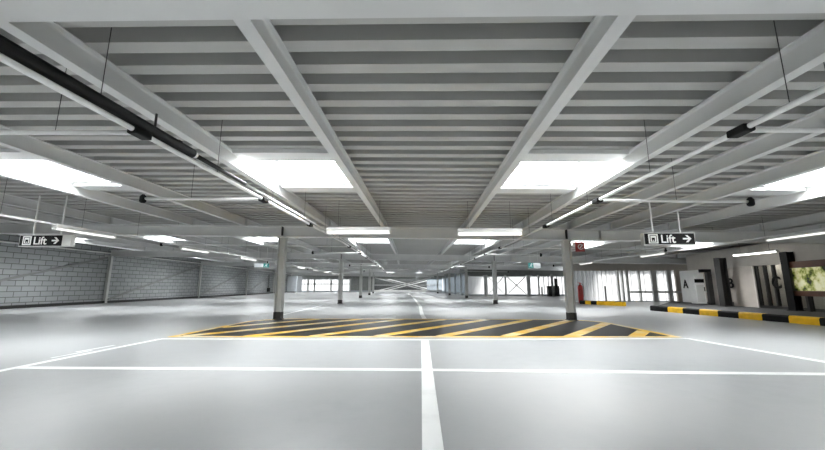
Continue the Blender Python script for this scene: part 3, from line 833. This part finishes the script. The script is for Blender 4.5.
# black drain pipe above the left sprinkler main
r = thing('drain_pipe', W(-2.57, -4, 2.41), 'thick black drain pipe above the left sprinkler pipe', 'pipe')
MB().tube([W(-2.57, Y_BACK + .6, 2.41), W(-2.57, 3.7, 2.41)], 0.052, 14).build('pipe_run', M['black'], r)
MB().tube([W(-2.57, 3.62, 2.41), W(-2.57, 3.76, 2.41)], 0.034, 14).build('pipe_end_ring', M['pipe'], r)
MB().tube([W(-2.57, 3.7, 2.41), W(-2.57, 4.9, 2.41)], 0.026, 10).build('thin_pipe', M['dark'], r)
a = W(-2.57, 3.5, 2.455); MB().bar((a.x, a.y, a.z), (a.x - 0.30, a.y, a.z + 0.06), 0.05, 0.04).build('bracket', M['black'], r)
MB().tube([(a.x - 0.30, a.y, a.z + 0.0), (a.x - 0.30, a.y, a.z + 0.33)], 0.012, 6).build('bracket_rod', M['dark'], r)
tag(MB().tube([W(-2.57, y, 2.41) for y in (4.95, 11.12, 20.8, 30.4)], 0.017, 8).build('conduit', M['pipe']), 'thin pale conduit above the left sprinkler pipe, beyond the drain', 'pipe')

# ------------------------------------------------------------------ signs
def lift_sign(x0, x1, y, zc, h, extra, rods, label):
    r = thing('lift_sign', ((x0 + x1) / 2, y, zc), label, 'sign', None)
    MB().box(x0 - 0.02, y - 0.03, zc - h / 2 - 0.02, x1 + extra + 0.02, y + 0.09, zc + h / 2 + 0.02).build('housing', M['sign_grey'], r, 0.006)
    MB().box(x0, y - 0.036, zc - h / 2, x1, y - 0.029, zc + h / 2).build('face', M['sign_black'], r)
    w = x1 - x0; f = y - 0.037
    # lift pictogram: white tile with a dark cabin outline and figure
    t0 = x0 + 0.075 * w; s = h * 0.86; zb = zc - s / 2
    pc = MB().box(t0, f - 0.003, zb, t0 + s, f + 0.001, zb + s).build('pictogram', M['sign_white'], r)
    k = MB(); q = f - 0.006
    for (a0, b0, a1, b1) in ((.14, .12, .20, .88), (.80, .12, .86, .88), (.14, .82, .86, .88), (.14, .12, .86, .18),
                             (.36, .24, .46, .60), (.54, .24, .64, .60), (.34, .40, .66, .62)):
        k.box(t0 + a0 * s, q, zb + b0 * s, t0 + a1 * s, f - 0.002, zb + b1 * s)
    k.build('pictogram_figure', M['sign_black'], pc)
    text_mesh('lettering', 'Lift', h * 1.05, M['sign_white'], r, facing_cam(t0 + s + 0.05 * w, f - 0.001, zc - h * 0.36), 0.003, 0.003, 0.98)
    # arrow
    ax = x1 - 0.235 * w; ar = MB(); L = 0.17 * w
    ar.box(ax, f - 0.004, zc - 0.018, ax + L - 0.02, f + 0.001, zc + 0.018)
    for sg in (-1, 1):
        vs = []
        for yy in (f - 0.004, f + 0.001):
            vs += [(ax + L, yy, zc), (ax + L - 0.05, yy, zc), (ax + L - 0.13, yy, zc + sg * 0.08), (ax + L - 0.08, yy, zc + sg * 0.08)]
        ar.add(vs, [(0, 1, 2, 3), (7, 6, 5, 4), (0, 1, 5, 4), (1, 2, 6, 5), (2, 3, 7, 6), (3, 0, 4, 7)])
    ar.build('arrow', M['sign_white'], r)
    for rx in rods:
        zt = Z_JB - SL * rx
        MB().bar((rx, y + 0.03, zc + h / 2 + 0.01), (rx, y + 0.03, Z_JT - SL * rx + 0.02), 0.025, 0.025, up=(0, 1, 0)).build('hanger_rod', M['pipe'], r)
lift_sign(-9.80, -8.74, 8.3, 2.08, 0.25, 0.20, (-9.56, -8.86), 'black Lift sign with right arrow hanging before the block wall')
lift_sign(5.06, 6.18, 8.4, 2.07, 0.25, 0.0, (5.30, 5.92), 'black Lift sign with right arrow hanging before the right lighting rail')

# red sign flagged off the right front column
r = thing('red_sign', (4.66, 10.9, 2.18), 'red square fire equipment sign beside the right front column', 'sign')
MB().box(4.545, 10.94, 2.02, 4.815, 10.96, 2.31).build('sign_plate', M['sign_red'], r)
k = MB()
cxs, czs = 4.70, 2.165
for i in range(20):
    a0, a1 = 2 * math.pi * i / 24 + 0.6, 2 * math.pi * (i + 1) / 24 + 0.6
    vs = []
    for yy in (10.934, 10.941):
        for rr, aa in ((0.085, a0), (0.085, a1), (0.062, a1), (0.062, a0)):
            vs.append((cxs + rr * math.cos(aa), yy, czs + rr * math.sin(aa)))
    k.add(vs, [(0, 1, 2, 3), (7, 6, 5, 4), (0, 1, 5, 4), (2, 3, 7, 6)])
k.bar((cxs - 0.03, 10.9375, czs - 0.04), (cxs + 0.05, 10.9375, czs + 0.05), 0.007, 0.035)
k.build('symbol', M['sign_white'], r)
MB().box(4.46, 10.96, 2.20, 4.80, 10.975, 2.235).build('bracket', M['dark'], r)
MB().box(4.465, 10.94, 2.19, 4.54, 10.96, 2.31).build('white_tag', M['sign_white'], r)

def exit_sign(x0, x1, y, z0, z1, green_left, label):
    r = thing('exit_sign', ((x0 + x1) / 2, y, z0), label, 'sign')
    MB().box(x0, y, z0, x1, y + 0.10, z1).build('housing', M['sign_grey'], r, 0.01)
    xm = x0 + (x1 - x0) * (0.42 if green_left else 0.62)
    ga, gb = (x0 + .015, xm) if green_left else (xm, x1 - .015)
    wa, wb = (xm, x1 - .015) if green_left else (x0 + .015, xm)
    MB().box(ga, y - 0.008, z0 + .015, gb, y + 0.001, z1 - .015).build('green_panel', M['exit_green'], r)
    MB().box(wa, y - 0.008, z0 + .015, wb, y + 0.001, z1 - .015).build('white_panel', M['exit_white'], r)
    # running figure and arrow, white on green
    c = (ga + gb) / 2; h = z1 - z0; k = MB(); f = y - 0.010
    k.bar((c, f, z0 + .45 * h), (c + .03, f, z0 + .72 * h), 0.004, 0.05)
    k.box(c + .02, f - 0.002, z0 + .76 * h, c + .07, f + 0.002, z0 + .90 * h)
    k.bar((c, f, z0 + .48 * h), (c - .09, f, z0 + .22 * h), 0.004, 0.03); k.bar((c, f, z0 + .48 * h), (c + .07, f, z0 + .18 * h), 0.004, 0.03)
    k.bar((c - .06, f, z0 + .60 * h), (c + .10, f, z0 + .62 * h), 0.004, 0.025)
    k.build('running_figure', M['exit_white'], r)
    for t in (0.2, 0.8):
        x = x0 + (x1 - x0) * t
        MB().tube([(x, y + .05, z1), (x, y + .05, Z_JT - SL * (x - cx(y)) + .03)], 0.01, 6).build('hanger_rod', M['pipe'], r)
exit_sign(-9.75, -8.88, 20.2, 2.03, 2.28, False, 'lit teal and white exit sign left of the left front column')
exit_sign(5.72, 6.42, 20.2, 1.96, 2.28, True, 'lit teal and white exit sign left of the right front column')

# ------------------------------------------------------------------ light
w = bpy.data.worlds.new('overcast'); scn.world = w; w.use_nodes = True
bg = w.node_tree.nodes['Background']
bg.inputs['Color'].default_value = (0.93, 0.97, 1.0, 1); bg.inputs['Strength'].default_value = 0.5
sd = bpy.data.lights.new('hazy_sun', 'SUN'); sd.energy = 5.0; sd.angle = R(26); sd.color = (1.0, 0.985, 0.96)
so = bpy.data.objects.new('hazy_sun', sd); COL.objects.link(so)
# light travels toward the camera and downwards
dirv = Vector((-0.18, -0.72, -1.0)).normalized()
so.rotation_euler = dirv.to_track_quat('-Z', 'Y').to_euler()

# ------------------------------------------------------------------ camera
cd_ = bpy.data.cameras.new('camera'); cam = bpy.data.objects.new('camera', cd_); COL.objects.link(cam)
cam.location = (0, 0, 1.0)
cam.rotation_euler = (R(90 + 9.67), 0, R(2.0))
cd_.sensor_width = 36; cd_.lens = 36 * 358 / 825; cd_.clip_start = 0.05; cd_.clip_end = 300
scn.camera = cam
vs_ = scn.view_settings
vs_.view_transform = 'Standard'; vs_.look = 'None'; vs_.gamma = 1; vs_.use_curve_mapping = False
vs_.exposure = 2.5
scn.cycles.max_bounces = 10; scn.cycles.diffuse_bounces = 6; scn.cycles.transparent_max_bounces = 12
scn.cycles.sample_clamp_indirect = 6
